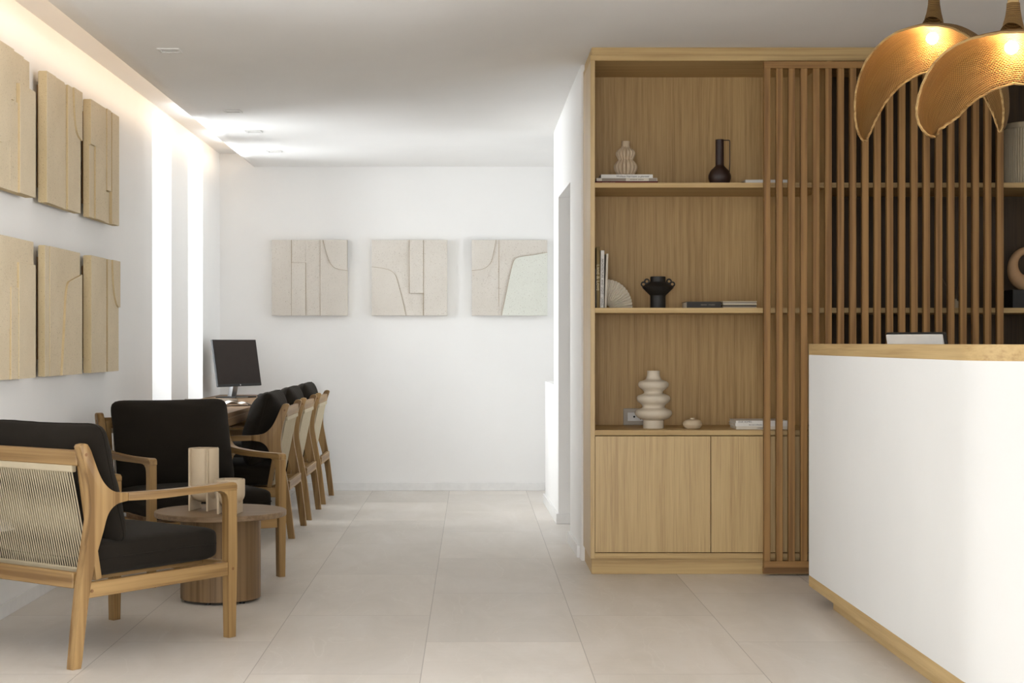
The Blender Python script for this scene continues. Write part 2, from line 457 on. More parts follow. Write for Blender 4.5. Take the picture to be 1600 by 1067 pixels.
# wall behind the camera: unseen glazing added for front light, kept narrow to dim the counter
bm = NB(); box(bm, XL, XR, YF - .2, YF, 2.4, 2.75); box(bm, XL, XL + .5, YF - .2, YF, 0, 2.4); box(bm, .6, XR, YF - .2, YF, 0, 2.4)
obj('wall_front', bm, M['wall'], kind='structure')
w5 = obj('window_5_added', bx(XL + .5, .6, YF - .12, YF - .11, .03, 2.37), M['glass'], kind='structure')
f = NB()
for xx in (XL + .5, -.45, .56): box(f, xx, xx + .04, YF - .14, YF - .08, 0, 2.4)
obj('window_frame', f, M['frame'], w5)
# ceiling: gently uneven plaster sheet with a cove slot along the left wall
def sm(t): t = max(0, min(1, t)); return t * t * (3 - 2 * t)
def cz(x, y):
    return 2.515 + .0975 * sm((x + .45) / 1.0) * sm((11.6 - y) / 3.2)
bm = NB(); XC = -1.695; nx, ny = 60, 120
xs = [XC + (XR - XC) * i / nx for i in range(nx + 1)]; yy = [YF + (YB - YF) * j / ny for j in range(ny + 1)]
lo = [[bm.verts.new((x, y, cz(x, y))) for y in yy] for x in xs]
hi = [[bm.verts.new((x, y, 2.545 if i <= 1 else 2.545 + .1)) for y in yy] for i, x in enumerate(xs)]
for i in range(nx):
    for j in range(ny):
        f = bm.faces.new([lo[i][j], lo[i][j + 1], lo[i + 1][j + 1], lo[i + 1][j]]); f.smooth = True
        bm.faces.new([hi[i][j], hi[i + 1][j], hi[i + 1][j + 1], hi[i][j + 1]])
for j in range(ny): bm.faces.new([lo[0][j], hi[0][j], hi[0][j + 1], lo[0][j + 1]])
obj('ceiling', bm, M['ceil'], kind='structure')
obj('ceiling', bx(XL - .3, XC + .12, YF, YB, 2.615, 2.75), M['ceil'], kind='structure')
# led tape lying on the hidden ledge of the cove
led = NB(); box(led, XC + .045, XC + .055, 3.0, 12.3, 2.556, 2.566)
# ledge hides it from the room; a real lamp runs along it
def area(name, loc, rot, sx, sy, p, c=(1, 1, 1)):
    l = bpy.data.lights.new(name, 'AREA'); l.shape = 'RECTANGLE'; l.size = sx; l.size_y = sy; l.energy = p; l.color = c
    o = bpy.data.objects.new(name, l); C.objects.link(o); o.location = loc; o.rotation_euler = rot; return o
led.free()

# downlights
dl0 = None
for i, (y, where) in enumerate(((7.51, 'nearest the camera, above the lounge chairs'), (9.48, 'second from the camera, above the near desk chair'),
                     (10.40, 'third from the camera, small in the far ceiling'), (11.48, 'farthest one, close to the back wall'))):
    lab = 'square white recessed ceiling spotlight, ' + where
    if dl0 is None:
        dl0 = t = thing('ceiling_spotlight', lab, 'ceiling light', (-1.413, y, 2.515), 0, 'recessed ceiling spotlights')
        b = NB()
        for q in ((-.052, .052, -.052, -.038), (-.052, .052, .038, .052), (-.052, -.038, -.038, .038), (.038, .052, -.038, .038)):
            box(b, q[0], q[1], q[2], q[3], -.006, .0, .001)
        obj('frame', b, M['plastic_w'], t)
        b = NB(); lathe(b, [(.036, -.003), (.036, 0), (.024, 0), (.024, -.002)], 32); obj('bezel', b, M['plastic_w'], t)
        b = NB(); lathe(b, [(.024, -.0012), (.024, -.0004)], 24); obj('lens', b, M['lens'], t)
    else:
        t = copy_tree(dl0); t.location = (-1.413, y, 2.515); t['label'] = lab

# ------------------------------------------------------------------ shelving cabinet
CF = 7.97; CB = 8.47; CX0 = .585; CX1 = 3.06
def T(z, w=.0): return z
cab = thing('shelving_cabinet', 'tall built-in oak shelving cabinet with open shelves above flush cupboard doors', 'cabinet', (CX0, CF, 0))
cab_off = Vector((CX0, CF, 0))
def cpart(name, x0, x1, y0, y1, z0, z1, m, bev=.0008, label=None, parent=cab):
    o = cab_off
    return obj(name, bx(x0 - o.x, x1 - o.x, y0 - o.y, y1 - o.y, z0, z1, bev), m, parent, label=label)
TH = .0225
cpart('side_panel', CX0, CX0 + TH, CF, CB + .07, .0795, 2.546, M['oak_z'])
cpart('side_panel', CX1 - TH, CX1, CF, CB + .07, .0795, 2.546, M['oak_z'])
XD = 1.768
cpart('divider', XD - TH / 2, XD + TH / 2, CF + .003, CB, .105, 2.546, M['oak_z'])
cpart('plinth', CX0 + .008, CX1, CF + .022, CB + .05, 0, .0795, M['oak_x'])
cpart('top_panel', CX0, CX1, CF, CB + .07, 2.546, 2.5735, M['oak_x'])
cpart('cornice', CX0 + .007, CX1, CF + .006, CB + .06, 2.5735, 2.612, M['oak_x'])
cpart('bottom_rail', CX0 + TH, CX1 - TH, CF + .001, CB, .0795, .1065, M['oak_x'])
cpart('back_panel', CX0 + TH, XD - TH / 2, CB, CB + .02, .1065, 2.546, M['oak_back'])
cpart('back_panel', XD + TH / 2, CX1 - TH, CB, CB + .02, .1065, 2.546, M['oak_dark'], label='dark oak back board')
for (a, b) in ((CX0 + TH, XD - TH / 2), (XD + TH / 2, CX1 - TH)):
    cpart('shelf', a, b, CF + .001, CB, 1.917, 1.9415, M['oak_x'])
    cpart('shelf', a, b, CF + .001, CB, 1.2965, 1.3215, M['oak_x'])
    cpart('counter_shelf', a, b, CF + .001, CB, .6895, .7155, M['oak_x'])
    w = (b - a - .006) / 2
    for i in range(2):
        x = a + .0015 + i * (w + .003)
        cpart('door', x, x + w, CF + .004, CF + .024, .110, .6855, M['oak_z'], .0012)
# socket on the back board
sk = thing('wall_socket', 'greige double power socket plate on the back board behind the ringed vase', 'socket', (1.035 - .12 + 0, CB, .735))
obj('plate', bx(-.16 + .16 - .075, .075, -.008, 0, 0, .088, .003), M['plastic'], sk)
obj('insert', bx(-.052, .052, -.0095, -.008, .022, .066, .001), M['plastic_w'], sk)
b = NB()
for (x, z, r) in ((-.018, .044, .0055), (.004, .047, .003), (.026, .047, .003), (.015, .062, .0028), (.015, .032, .0028)):
    q = NB(); lathe(q, [(r, 0), (r, .001)], 12); merge(b, q, Matrix.Translation((x, -.0096, z)) @ Matrix.Rotation(PI / 2, 4, 'X'))
obj('socket_holes', b, M['hole'], sk)
sk.location = ((996 - VX) * CB / F - .0, CB, H - (664 - VY) * CB / F)
# ------------------------------------------------------------------ slatted sliding screen
SX0 = (1193 - VX) / 317.4; SP = .0603; SW = .0315; NS = 20
scr = thing('slatted_screen', 'oak slatted sliding screen standing in front of the right half of the shelving', 'screen', (SX0, 7.92, 0))
SX1 = SP * (NS - 1) + SW
obj('top_rail', bx(0, SX1, -.018, .018, 2.497, 2.531, .001), M['rail'], scr)
obj('bottom_rail', bx(0, SX1, -.018, .018, .044, .0755, .001), M['rail'], scr)
b = NB()
for i in range(NS): box(b, i * SP, i * SP + SW, -.016, .016, .0755, 2.497, .0012)
obj('slats', b, M['slat'], scr)
obj('guide_rail', bx(0, SX1, .006, .03, .012, .044, .001), M['rail'], scr)

# ------------------------------------------------------------------ shelf objects
def px2x(px, d): return (px - VX) * d / F
Z1, Z2, Z3 = 1.9415, 1.3215, .7155
def book(name, label, x0, x1, y, z, h, depth, cover, pages=None, group=None, text=None, tsize=.012, txt_m=None, spine=None, cat='book', tx=0):
    w = x1 - x0
    t = thing(name, label, cat, ((x0 + x1) / 2, y, z), 0, group)
    b = NB(); box(b, -w / 2, w / 2, 0, depth, 0, .0018); box(b, -w / 2, w / 2, 0, depth, h - .0018, h); box(b, -w / 2, w / 2, 0, .002, .0018, h - .0018)
    obj('cover', b, cover, t)
    obj('pages', bx(-w / 2 + .003, w / 2 - .003, .0022, depth - .003, .0019, h - .0019), pages or M['paper2'], t)
    if text: text_on(text, tsize, (tx, -.0004, h / 2), t, txt_m or M['ink'])
    return t
yb = 8.06
k1 = F / yb
def zz(y, d): return H + (VY - y) * d / F
G1 = 'flat stack of books under the ribbed vase'
book('book', 'thin oxblood red book at the bottom of the stack beneath the ribbed vase', px2x(931, yb), px2x(1028, yb), yb, Z1, .0165, .22, M['red'], group=G1, text='MODERN HOUSES', tsize=.008, txt_m=M['greybook'], tx=-.09)
b2 = book('book', 'grey and cream spined book in the middle of the stack beneath the ribbed vase', px2x(932, yb + .005), px2x(1027, yb + .005), yb + .005, Z1 + .0165, .016, .21, M['paper2'], group=G1)
obj('spine_label', bx(-.125, -.005, -.0006, 0, .001, .015), M['greybook'], b2); obj('spine_label', bx(.11, .15, -.0006, 0, .001, .015), M['greybook'], b2)
text_on('INTERIOR  DESIGN', .008, (.05, -.0006, .008), b2, M['ink'])
book('book', 'white book with small dark title, top of the stack beneath the ribbed vase', px2x(939, yb + .01), px2x(1020, yb + .01), yb + .01, Z1 + .0325, .0185, .19, M['paper'], group=G1, text="Wallace Harrison: a pioneer", tsize=.0145, tx=.03)
# ribbed double gourd vase
vz = Z1 + .051; vd = 8.14; k = F / vd
pr = []
def sc(l): return [(r, z) for r, z in l]
zt = lambda y: (268.5 - y) / k
g = [(10, 268.5), (14, 266), (18, 259), (18.3, 253), (15, 247), (12.2, 244.5), (12.5, 242), (15.4, 236), (14.8, 231), (11, 227), (7.2, 224.5), (6.6, 222), (6.6, 214.5), (5.4, 214.5), (5.4, 224), (0, 226)]
gs = catmull([(r / k, zt(y)) for r, y in g[:11]], 5)
prof = [(r, z, 1.0) for r, z in gs] + [(r / k, zt(y)) for r, y in g[11:]]
b = NB(); lathe(b, prof, 144, 0, 0, ribs=14, ramp=.26)
tag(obj('ribbed_vase', b, M['beigevase'], None, True, angle=.9), 'beige double gourd vase with vertical ribs standing on the book stack', 'vase', loc=(px2x(977.5, vd), vd, vz))
# brown bottle vase with thin handle
vd = 8.14; k = F / vd
bot = thing('bottle_vase', 'dark brown bottle vase with a long neck and thin wire handle', 'vase', (px2x(1124.5, vd), vd, Z1))
zt = lambda y: (286 - y) / k
g = catmull([(r / k, zt(y)) for r, y in [(12.5, 286), (14.5, 283), (17.3, 275), (17.2, 269), (14, 262), (9.5, 257.5), (6.8, 254.5)]], 5)
g += [(6.5 / k, zt(252)), (6.4 / k, zt(213.5)), (5.2 / k, zt(213.5)), (5.2 / k, zt(250)), (0, zt(252))]
b = NB(); lathe(b, g, 48); obj('body', b, M['brown'], bot, True, angle=.8)
b = NB(); tube(b, [(6 / k, 0, zt(214.5)), (14 / k, 0, zt(214.5)), (15.3 / k, 0, zt(214.8)), (15.8 / k, 0, zt(216.5)), (15.8 / k, 0, zt(250)), (15.3 / k, 0, zt(264.5))], .0026, 8)
obj('handle', b, M['brown'], bot)
# books behind screen, upper shelf
G2 = 'flat books on the top shelf behind the screen edge'
yb2 = 8.12
book('book', 'white book with bullet title, lower of two on the top shelf at the screen edge', px2x(1165, yb2), px2x(1231, yb2), yb2, Z1, .0165, .2, M['paper'], group=G2, text='\u2022 Furniture now', tsize=.0125, tx=-.035)
book('book', 'white book lying topmost on the top shelf at the screen edge', px2x(1165, yb2), px2x(1231, yb2), yb2 + .004, Z1 + .0165, .0135, .2, M['paper'], group=G2)
# middle shelf: upright books
def upright(label, x, w, h, cover, tilt=0, text=None, tsize=.014, txt_m=None, tz=.5):
    t = thing('book', label, 'book', (x, 8.08, Z2), 0, 'upright books at the left end of the middle shelf')
    b = NB(); box(b, 0, .0016, 0, .2, 0, h); box(b, w - .0016, w, 0, .2, 0, h); box(b, .0016, w - .0016, 0, .002, 0, h)
    obj('cover', b, cover, t); obj('pages', bx(.0017, w - .0017, .0022, .196, .002, h - .003), M['paper2'], t)
    if text: text_on(text, tsize, (w / 2, -.0004, h * tz), t, txt_m or M['ink'], (PI / 2, PI / 2, 0))
    t.rotation_euler = (0, tilt, 0)
    return t
kk = 8.08 / F
upright('short black book against the left side of the cabinet', px2x(929.3, 8.08), 2.6 * kk, 61 * kk, M['darkbook'])
upright('olive green upright book, tallest of the leaning row', px2x(932.2, 8.08), 5.0 * kk, 96 * kk, M['olive'], 0, 'Land & Love', .026, M['gold'], .5)
upright('thick white upright book between the olive book and the thin ivory one', px2x(937.8, 8.08), 5.4 * kk, 90.5 * kk, M['paper'], .012, 'ARCHITECTURE  AND  LIGHT    LIVING', .0135, M['ink'], .45)
upright('thin ivory upright book leaning beside the pleated paper fan', px2x(944.6, 8.08), 3.0 * kk, 85.5 * kk, M['paper2'], .036)
# pleated fan (quarter disc)
fx = px2x(948.5, 8.14); kf = F / 8.14
b = NB(); R = 39.5 / kf; n = 24; th = .004
ring = []
for i in range(n + 1):
    a = PI / 2 * 1.0 * i / n; z = .007 * (1 if i % 2 else -1); rr = R * (1 + (.018 if i % 2 else -.012)) * (1 + .12 * math.sin(a) ** 2)
    ring.append((rr * math.cos(a), z, rr * math.sin(a)))
for dy in (0, th):
    pass
vs0 = [b.verts.new((x, y - th / 2, z)) for x, y, z in ring]; vs1 = [b.verts.new((x, y + th / 2, z)) for x, y, z in ring]
ci = [(.012 * math.cos(PI / 2 * i / n), .002 * (1 if i % 2 else -1), .012 * math.sin(PI / 2 * i / n)) for i in range(n + 1)]
c0 = [b.verts.new((x, y - th / 2, z)) for x, y, z in ci]; c1 = [b.verts.new((x, y + th / 2, z)) for x, y, z in ci]
for i in range(n):
    b.faces.new([c0[i], vs0[i], vs0[i + 1], c0[i + 1]]); b.faces.new([c1[i], c1[i + 1], vs1[i + 1], vs1[i]])
    b.faces.new([vs0[i], vs1[i], vs1[i + 1], vs0[i + 1]]); b.faces.new([c0[i], c0[i + 1], c1[i + 1], c1[i]])
b.faces.new([c0[0], c1[0], vs1[0], vs0[0]]); b.faces.new([c0[n], vs0[n], vs1[n], c1[n]])
tag(obj('pleated_fan', b, M['paper2']), 'cream pleated quarter-circle fan ornament beside the upright books', 'ornament', loc=(fx, 8.14, Z2 + .003))
# black vase with ring handles
vd = 8.14; k = F / vd
bv = thing('ring_handled_vase', 'matte black footed vase with two small rings on each shoulder', 'vase', (px2x(1028, vd), vd, Z2))
zt = lambda y: (481 - y) / k
g = [(12, 481), (12, 462), (12.3, 460.5), (17, 456), (24, 449), (24.6, 447.5), (23, 446), (17, 442.5), (12.4, 439.5), (12, 438), (12, 431.5), (10.8, 431), (10.5, 440), (0, 442)]
b = NB(); lathe(b, [(r / k, zt(y)) for r, y in g], 64); obj('body', b, M['black'], bv, True, angle=.5)
for s in (-1, 1):
    for (dx, y) in ((17.3, 438.5), (22.5, 443)):
        b = NB(); torus(b, (s * dx / k, 0, zt(y)), 3.3 / k, 1.25 / k); obj('ring', b, M['black'], bv)
# dark book + magazines
book('book', 'charcoal hardback lying left of the grey magazines on the middle shelf', px2x(1073, 8.05), px2x(1126.5, 8.05), 8.05, Z2, .0325, .2, M['darkbook'], text='DESIGN   STUDIO', tsize=.009, txt_m=M['greybook'], tx=.02)
G3 = 'grey magazines stacked on the middle shelf'
tones = [M['greyvase'], M['greybook'], M['darkbook'], M['greyvase'], M['paper2'], M['greybook'], M['greyvase']]
names = ['bottommost', 'second from the bottom', 'dark, third from the bottom', 'in the middle', 'pale, third from the top', 'second from the top', 'topmost']
for i in range(7):
    o = obj('magazine', bx(-.085, .085, 0, .21, 0, .0048, .0006), tones[i])
    dx = random.uniform(-.003, .003)
    tag(o, 'thin magazine beside the charcoal book, ' + names[i] + ' of its pile', 'magazine', G3, (px2x(1156.5, 8.06) + dx, 8.06 + random.uniform(0, .01), Z2 + i * .0052), random.uniform(-.01, .01))
# white ringed vase
vd = 8.16; k = F / vd
zt = lambda y: (668.5 - y) / k
g = [(16, 668.5), (16.2, 667), (16, 656.5), (17, 655.4), (23, 653), (27.5, 649), (29, 644.5), (27, 640.5), (21, 638), (18, 636.5), (17.4, 634), (19.5, 631), (24.5, 627), (26.3, 622.5), (24.5, 618), (19, 615.5), (15.4, 614), (14.8, 611.5), (17.5, 608.5), (22.5, 604.5), (23.8, 600), (21.5, 595.8), (15, 593.4), (12.2, 591.5), (10.6, 588), (9.9, 583), (10, 578.8), (8.8, 578.8), (8.6, 590), (0, 592)]
b = NB(); lathe(b, catmull([(r / k, zt(y)) for r, y in g[:27]], 4) + [(r / k, zt(y)) for r, y in g[27:]], 64)
tag(obj('ringed_vase', b, M['cream'], None, True, angle=.9), 'large cream vase of stacked swelling rings on the counter shelf', 'vase', loc=(px2x(1021, vd), vd, Z3))
g = [(9.5, 668.8), (12, 667.8), (14.8, 663.5), (14.8, 660), (12, 656), (7, 654.6), (4.2, 654.3), (3.6, 653.5), (3.8, 652.2), (2.6, 652.2), (2.5, 655), (0, 656)]
vd = 8.12; k = F / vd; zt = lambda y: (668.8 - y) / k
b = NB(); lathe(b, catmull([(r / k, zt(y)) for r, y in g[:9]], 4) + [(r / k, zt(y)) for r, y in g[9:]], 48)
tag(obj('squat_vase', b, M['cream2'], None, True, angle=.9), 'small squat cream bud vase right of the ringed vase', 'vase', loc=(px2x(1082, vd), vd, Z3))
G4 = 'flat books on the counter shelf behind the screen edge'
yb3 = 8.05
book('book', 'white book at the bottom of the three on the counter shelf', px2x(1150.5, yb3), px2x(1231, yb3), yb3, Z3, .0150, .21, M['paper2'], group=G4, text='contemporary', tsize=.009)
book('book', 'white book in the middle of the three on the counter shelf', px2x(1149, yb3), px2x(1231, yb3), yb3, Z3 + .0152, .0150, .21, M['paper'], group=G4, text='the new collection', tsize=.009, tx=-.03)
book('book', 'white book with bold grey title, topmost of three on the counter shelf', px2x(1150, yb3), px2x(1231, yb3), yb3, Z3 + .0304, .0130, .21, M['paper'], group=G4, text='OUR HOMES', tsize=.012, tx=-.085)
# right bay
vd = 8.17; k = F / vd
zt = lambda y: (285 - y) / k
prof = [(34 / k, 0, 0), (36.5 / k, zt(281), 0), (37 / k, zt(278), 1), (37.5 / k, zt(240), 1), (37 / k, zt(198), 1), (36 / k, zt(196.5), 0), (34 / k, zt(195), 0), (34 / k, zt(188), 0), (32 / k, zt(186.8), 0), (31 / k, zt(188), 0), (31 / k, zt(200), 0), (0, zt(202), 0)]
b = NB(); lathe(b, prof, 360, ribs=60, ramp=.05)
tag(obj('fluted_vase', b, M['greyvase'], None, True, angle=.7), 'large greige fluted cylinder vase on the top shelf right of the screen', 'vase', loc=(px2x(1606, vd), vd, Z1))
sc_ = thing('ring_sculpture', 'tan ring-shaped sculpture on a black block on the middle shelf', 'sculpture', (px2x(1604, 8.16), 8.16, Z2))
k = F / 8.16
obj('plinth_block', bx(-29 / k, 29 / k, -.07, .07, 0, 29 / k, .002), M['black'], sc_)
b = NB(); pts = []; rad = []
for i in range(48):
    a = 2 * PI * i / 48
    pts.append((25 * math.cos(a) * .86 / k, .0, (29 + 36 + 25.5 * math.sin(a)) / k)); rad.append((9.5 - 3.4 * math.sin(a) + 1.2 * math.cos(a)) / k)
tube(b, pts, rad, 20, closed=True)
obj('ring', b, M['tan'], sc_)
tw = thing('diffuser', 'tiny glass jar with thin dry twigs seen between the slats on the middle shelf', 'decoration', (px2x(1492.5, 8.15), 8.15, Z2))
b = NB(); lathe(b, [(.017, 0), (.018, .002), (.018, .036), (.009, .041), (.008, .049), (.0065, .049), (.0065, .040), (.016, .034), (.016, .004), (0, .004)], 24); obj('jar', b, M['greyvase'], tw, True)
b = NB()
for (dx, dz) in ((-.075, .17), (.05, .19), (-.02, .20), (.02, .14)):
    tube(b, [(0, 0, .006), (dx * .4, .005, .006 + dz * .5), (dx, .0, dz)], .0012, 5)
obj('twigs', b, M['twig'], tw)

# ------------------------------------------------------------------ reception counter
RX = 1.50; RYB = 7.17; RYF = 4.62; RC = .32
def outline(x0, off=0, th=.30, yb=RYB, far=3.2):
    """L-shaped wall plan, outer face offset inward by off, rounded corner"""
    r = RC - off; cx, cy = RX + RC, RYF + RC
    P = [(x0, yb)]
    n = 20
    for i in range(n + 1):
        a = PI + PI / 2 * i / n
        P.append((cx + r * math.cos(a), cy + r * math.sin(a)))
    P.append((far, RYF + off)); P.append((far, RYF + th)); P.append((RX + th, RYF + th)); P.append((RX + th, yb))
    return P
ctr = thing('reception_counter', 'white plaster reception counter with oak top band, oak base strip and rounded corner', 'counter', (RX, RYB, 0))
def cpr(name, pts, z0, z1, m, bev=.001, label=None, smooth=True):
    b = NB(); prism(b, [(x - RX, y - RYB) for x, y in pts], z0, z1, 'z', bev)
    return obj(name, b, m, ctr, smooth, angle=.4, label=label)
cpr('body', outline(RX, 0), .1135, 1.095, M['counter_plaster'])
cpr('top', outline(RX, 0), 1.095, 1.1435, M['oak_y'], .0015, 'oak top band')
cpr('base_strip', outline(RX, 0), .066, .1135, M['oak_y'], .001, 'oak base strip')
cpr('plinth', outline(RX + .055, .055, .25, yb=6.93), 0, .066, M['oak_y'], .001)
obj('work_surface', bx(.30, .95, -2.2, -.02, .72, .75, .002), M['oak_y'], ctr)
obj('leg', bx(.90, .94, -.10, -.04, 0, .72, .002), M['oak_z'], ctr)
obj('leg', bx(.90, .94, -2.18, -2.12, 0, .72, .002), M['oak_z'], ctr)
# small screen behind the counter
def monitor(name, label, cat, loc, rz, w, h, zb, tilt, body, face, stand_h, logo=True, thick=.018, bez=.006, chin=.018):
    t = thing(name, label, cat, loc, rz)
    R_ = Matrix.Translation((0, 0, zb)) @ Matrix.Rotation(-tilt, 4, 'X')
    # local: screen faces -y
    obj('housing', bx(-w / 2, w / 2, 0, thick, 0, h, .002, mtx=R_), body, t)
    obj('screen', bx(-w / 2 + bez, w / 2 - bez, -.0012, 0, chin, h - bez, 0, mtx=R_), face, t)
    if logo:
        b = NB(); q = NB(); lathe(q, [(.006, 0), (.006, .001)], 20); merge(b, q, R_ @ Matrix.Translation((0, -.001, chin / 2)) @ Matrix.Rotation(PI / 2, 4, 'X')); obj('logo', b, M['steel'], t)
    b = NB(); prism(b, [(.02, zb + .10), (.045, zb + .10), (.10, .006), (.06, .006)], -.03, .03, 'x', .002)
    obj('stand', b, M['steel'], t)
    obj('base', bx(-.13, .13, -.05, .13, 0, .009, .002), M['black'], t)
    obj('base_strip', bx(-.12, .02, -.053, -.050, .001, .008, .0005), M['steel'], t)
    return t
t = thing('reception_screen', 'slim screen seen from behind, pale grey back and black frame, rising behind the counter top', 'screen', (px2x(1447, 6.6), 6.6, .75), math.radians(125))
R_ = Matrix.Translation((0, 0, .184)) @ Matrix.Rotation(-math.radians(13), 4, 'X')
obj('frame', bx(-.15, .15, 0, .012, 0, .265, .002, mtx=R_), M['black'], t)
obj('screen', bx(-.144, .144, -.001, 0, .008, .258, 0, mtx=R_), M['screen'], t)
obj('back_shell', bx(-.143, .143, .012, .024, .004, .259, .003, mtx=R_), M['plastic_w'], t)
b = NB(); prism(b, [(.012, .30), (.035, .30), (.085, .006), (.05, .006)], -.025, .025, 'x', .002); obj('stand', b, M['steel'], t)
obj('base', bx(-.09, .09, -.05, .12, 0, .008, .002), M['steel'], t)

# ------------------------------------------------------------------ pendants
def pendant(label, loc, rz, S_=1., stem_len=.2, group='woven leaf pendants above the reception counter', tilt=0, spread=1., alpha=48, half=None):
    t = thing('woven_pendant', label, 'pendant lamp', loc, rz, group)
    # spine half profile (x, z) from the crown to the tip, widths
    half = half or [(0, 0, .265), (.10, -.024, .262), (.196, -.095, .25), (.256, -.194, .222), (.282, -.300, .165), (.278, -.372, .095), (.270, -.402, .02)]
    half = catmull(half, 8)
    full = [(-x, z, w) for x, z, w in half[::-1]] + half[1:]
    bm = NB(); uvl = bm.loops.layers.uv.new('UVMap'); ns = 28; al = math.radians(alpha)
    rows = []; L = len(full)
    near = []; far = []
    for i, (x, z, w) in enumerate(full):
        a = full[max(i - 1, 0)]; c = full[min(i + 1, L - 1)]
        tx, tz = c[0] - a[0], c[1] - a[1]; l = math.hypot(tx, tz); tx, tz = tx / l, tz / l
        er = Vector((-tz, 0, tx))          # outward normal of the arch
        yv = Vector((0, 1, 0))
        d = (-er * math.cos(al) + yv * math.sin(al)); nn = (er * math.sin(al) + yv * math.cos(al))
        cpt = Vector((x * spread, 0, z)); row = []
        for j in range(ns + 1):
            s = -1 + 2 * j / ns
            sag = (1 - abs(s) ** 2.0) * w * .48
            row.append((cpt + d * (w / 2 * s) + nn * (sag - w * .24)) * S_)
        rows.append(row); near.append(row[0]); far.append(row[-1])
    th = .005 * S_
    vs = [[bm.verts.new(p) for p in r] for r in rows]
    for i in range(L - 1):
        for j in range(ns):
            f = bm.faces.new([vs[i][j], vs[i + 1][j], vs[i + 1][j + 1], vs[i][j + 1]]); f.smooth = True
            # uv: u along the spine, v across, courses follow the rim
            for lp, (ii, jj) in zip(f.loops, ((i, j), (i + 1, j), (i + 1, j + 1), (i, j + 1))):
                lp[uvl].uv = (ii / (L - 1), jj / ns)
    me = bpy.data.meshes.new('shade'); bm.to_mesh(me); bm.free(); me.materials.append(M['wicker'])
    so = bpy.data.objects.new('shade', me); C.objects.link(so); so.parent = t
    md = so.modifiers.new('thickness', 'SOLIDIFY'); md.thickness = th; md.offset = 0
    # braided rim
    loop = near + far[::-1][1:-1]
    loop = near + far[::-1]
    P = [Vector(p) for p in loop]; N = len(P)
    b = NB()
    for ph in range(3):
        pts = []
        for i in range(N):
            T_ = (P[(i + 1) % N] - P[(i - 1) % N]).normalized(); o1 = T_.orthogonal().normalized()
            ref = Vector((0, 1, 0)); o1 = (ref - T_ * ref.dot(T_)).normalized(); o2 = T_.cross(o1)
            a = ph * 2 * PI / 3 + i * .55
            pts.append(P[i] + (o1 * math.cos(a) + o2 * math.sin(a)) * .0026 * S_)
        tube(b, pts, .0023 * S_, 6, closed=True)
    obj('rim', b, M['cane'], t)
    # stem flare woven, then bare cane tube
    nn0 = Vector((0, math.cos(al), math.sin(al)))
    top = (nn0 * (.225 * .24)) * S_
    b = NB(); R0 = [(.046, .010), (.040, .020), (.036, .042), (.029, .07), (.024, .10), (.0225, .123)]
    prof = catmull([(r * S_, z * S_) for r, z in R0], 4)
    nseg = 30; rings = []
    for r, z in prof:
        fd = max(0, 1 - z / (.09 * S_)) * .9
        rings.append([b.verts.new((r * math.cos(2 * PI * i / nseg), top.y + r * math.sin(2 * PI * i / nseg), top.z + z - fd * r * math.sin(2 * PI * i / nseg) - fd * 2.5 * (r * math.cos(2 * PI * i / nseg)) ** 2)) for i in range(nseg)])
    uvl = b.loops.layers.uv.new('UVMap')
    for a in range(len(rings) - 1):
        for i in range(nseg):
            f = b.faces.new([rings[a][i], rings[a][(i + 1) % nseg], rings[a + 1][(i + 1) % nseg], rings[a + 1][i]]); f.smooth = True
            for lp, (p, q) in zip(f.loops, ((a, i), (a, i + 1), (a + 1, i + 1), (a + 1, i))): lp[uvl].uv = (q / nseg * .5, p / len(rings) * .35)
    obj('neck', b, M['wicker'], t, True)
    zt_ = top.z + .10 * S_
    b = NB(); lathe(b, [(.0195 * S_, zt_), (.0195 * S_, zt_ + stem_len), (.045, zt_ + stem_len), (.045, zt_ + stem_len + .012)], 24, 0, top.y)
    obj('stem', b, M['cane'], t, True, angle=.6)
    b = NB(); bmesh.ops.create_uvsphere(b, u_segments=20, v_segments=14, radius=.023 * S_)
    bp = top + Vector((0, -.022, -.036)) * S_
    for v in b.verts: v.co += bp
    obj('bulb', b, M['bulb'], t, True, label='glowing warm bulb')
    return t, zt_ + stem_len + .012
P1 = (1.825, 6.40, 2.357)
t1, h1 = pendant('woven wicker leaf pendant, the farther and narrower one, left of the other', P1, math.radians(-33), 1.0, .1,
    half=[(0, 0, .225), (.105, -.022, .222), (.195, -.088, .20), (.252, -.182, .155), (.278, -.285, .10), (.280, -.355, .055), (.272, -.388, .016)])
P2 = (1.880, 5.62, 2.178)
t2, h2 = pendant('woven wicker leaf pendant, the nearer and wider one, cut by the right edge', P2, math.radians(-33), 1.0, .2,
    half=[(0, 0, .225), (.105, -.016, .235), (.185, -.056, .235), (.240, -.118, .21), (.275, -.190, .172), (.284, -.240, .13), (.276, -.276, .075), (.262, -.290, .02)])

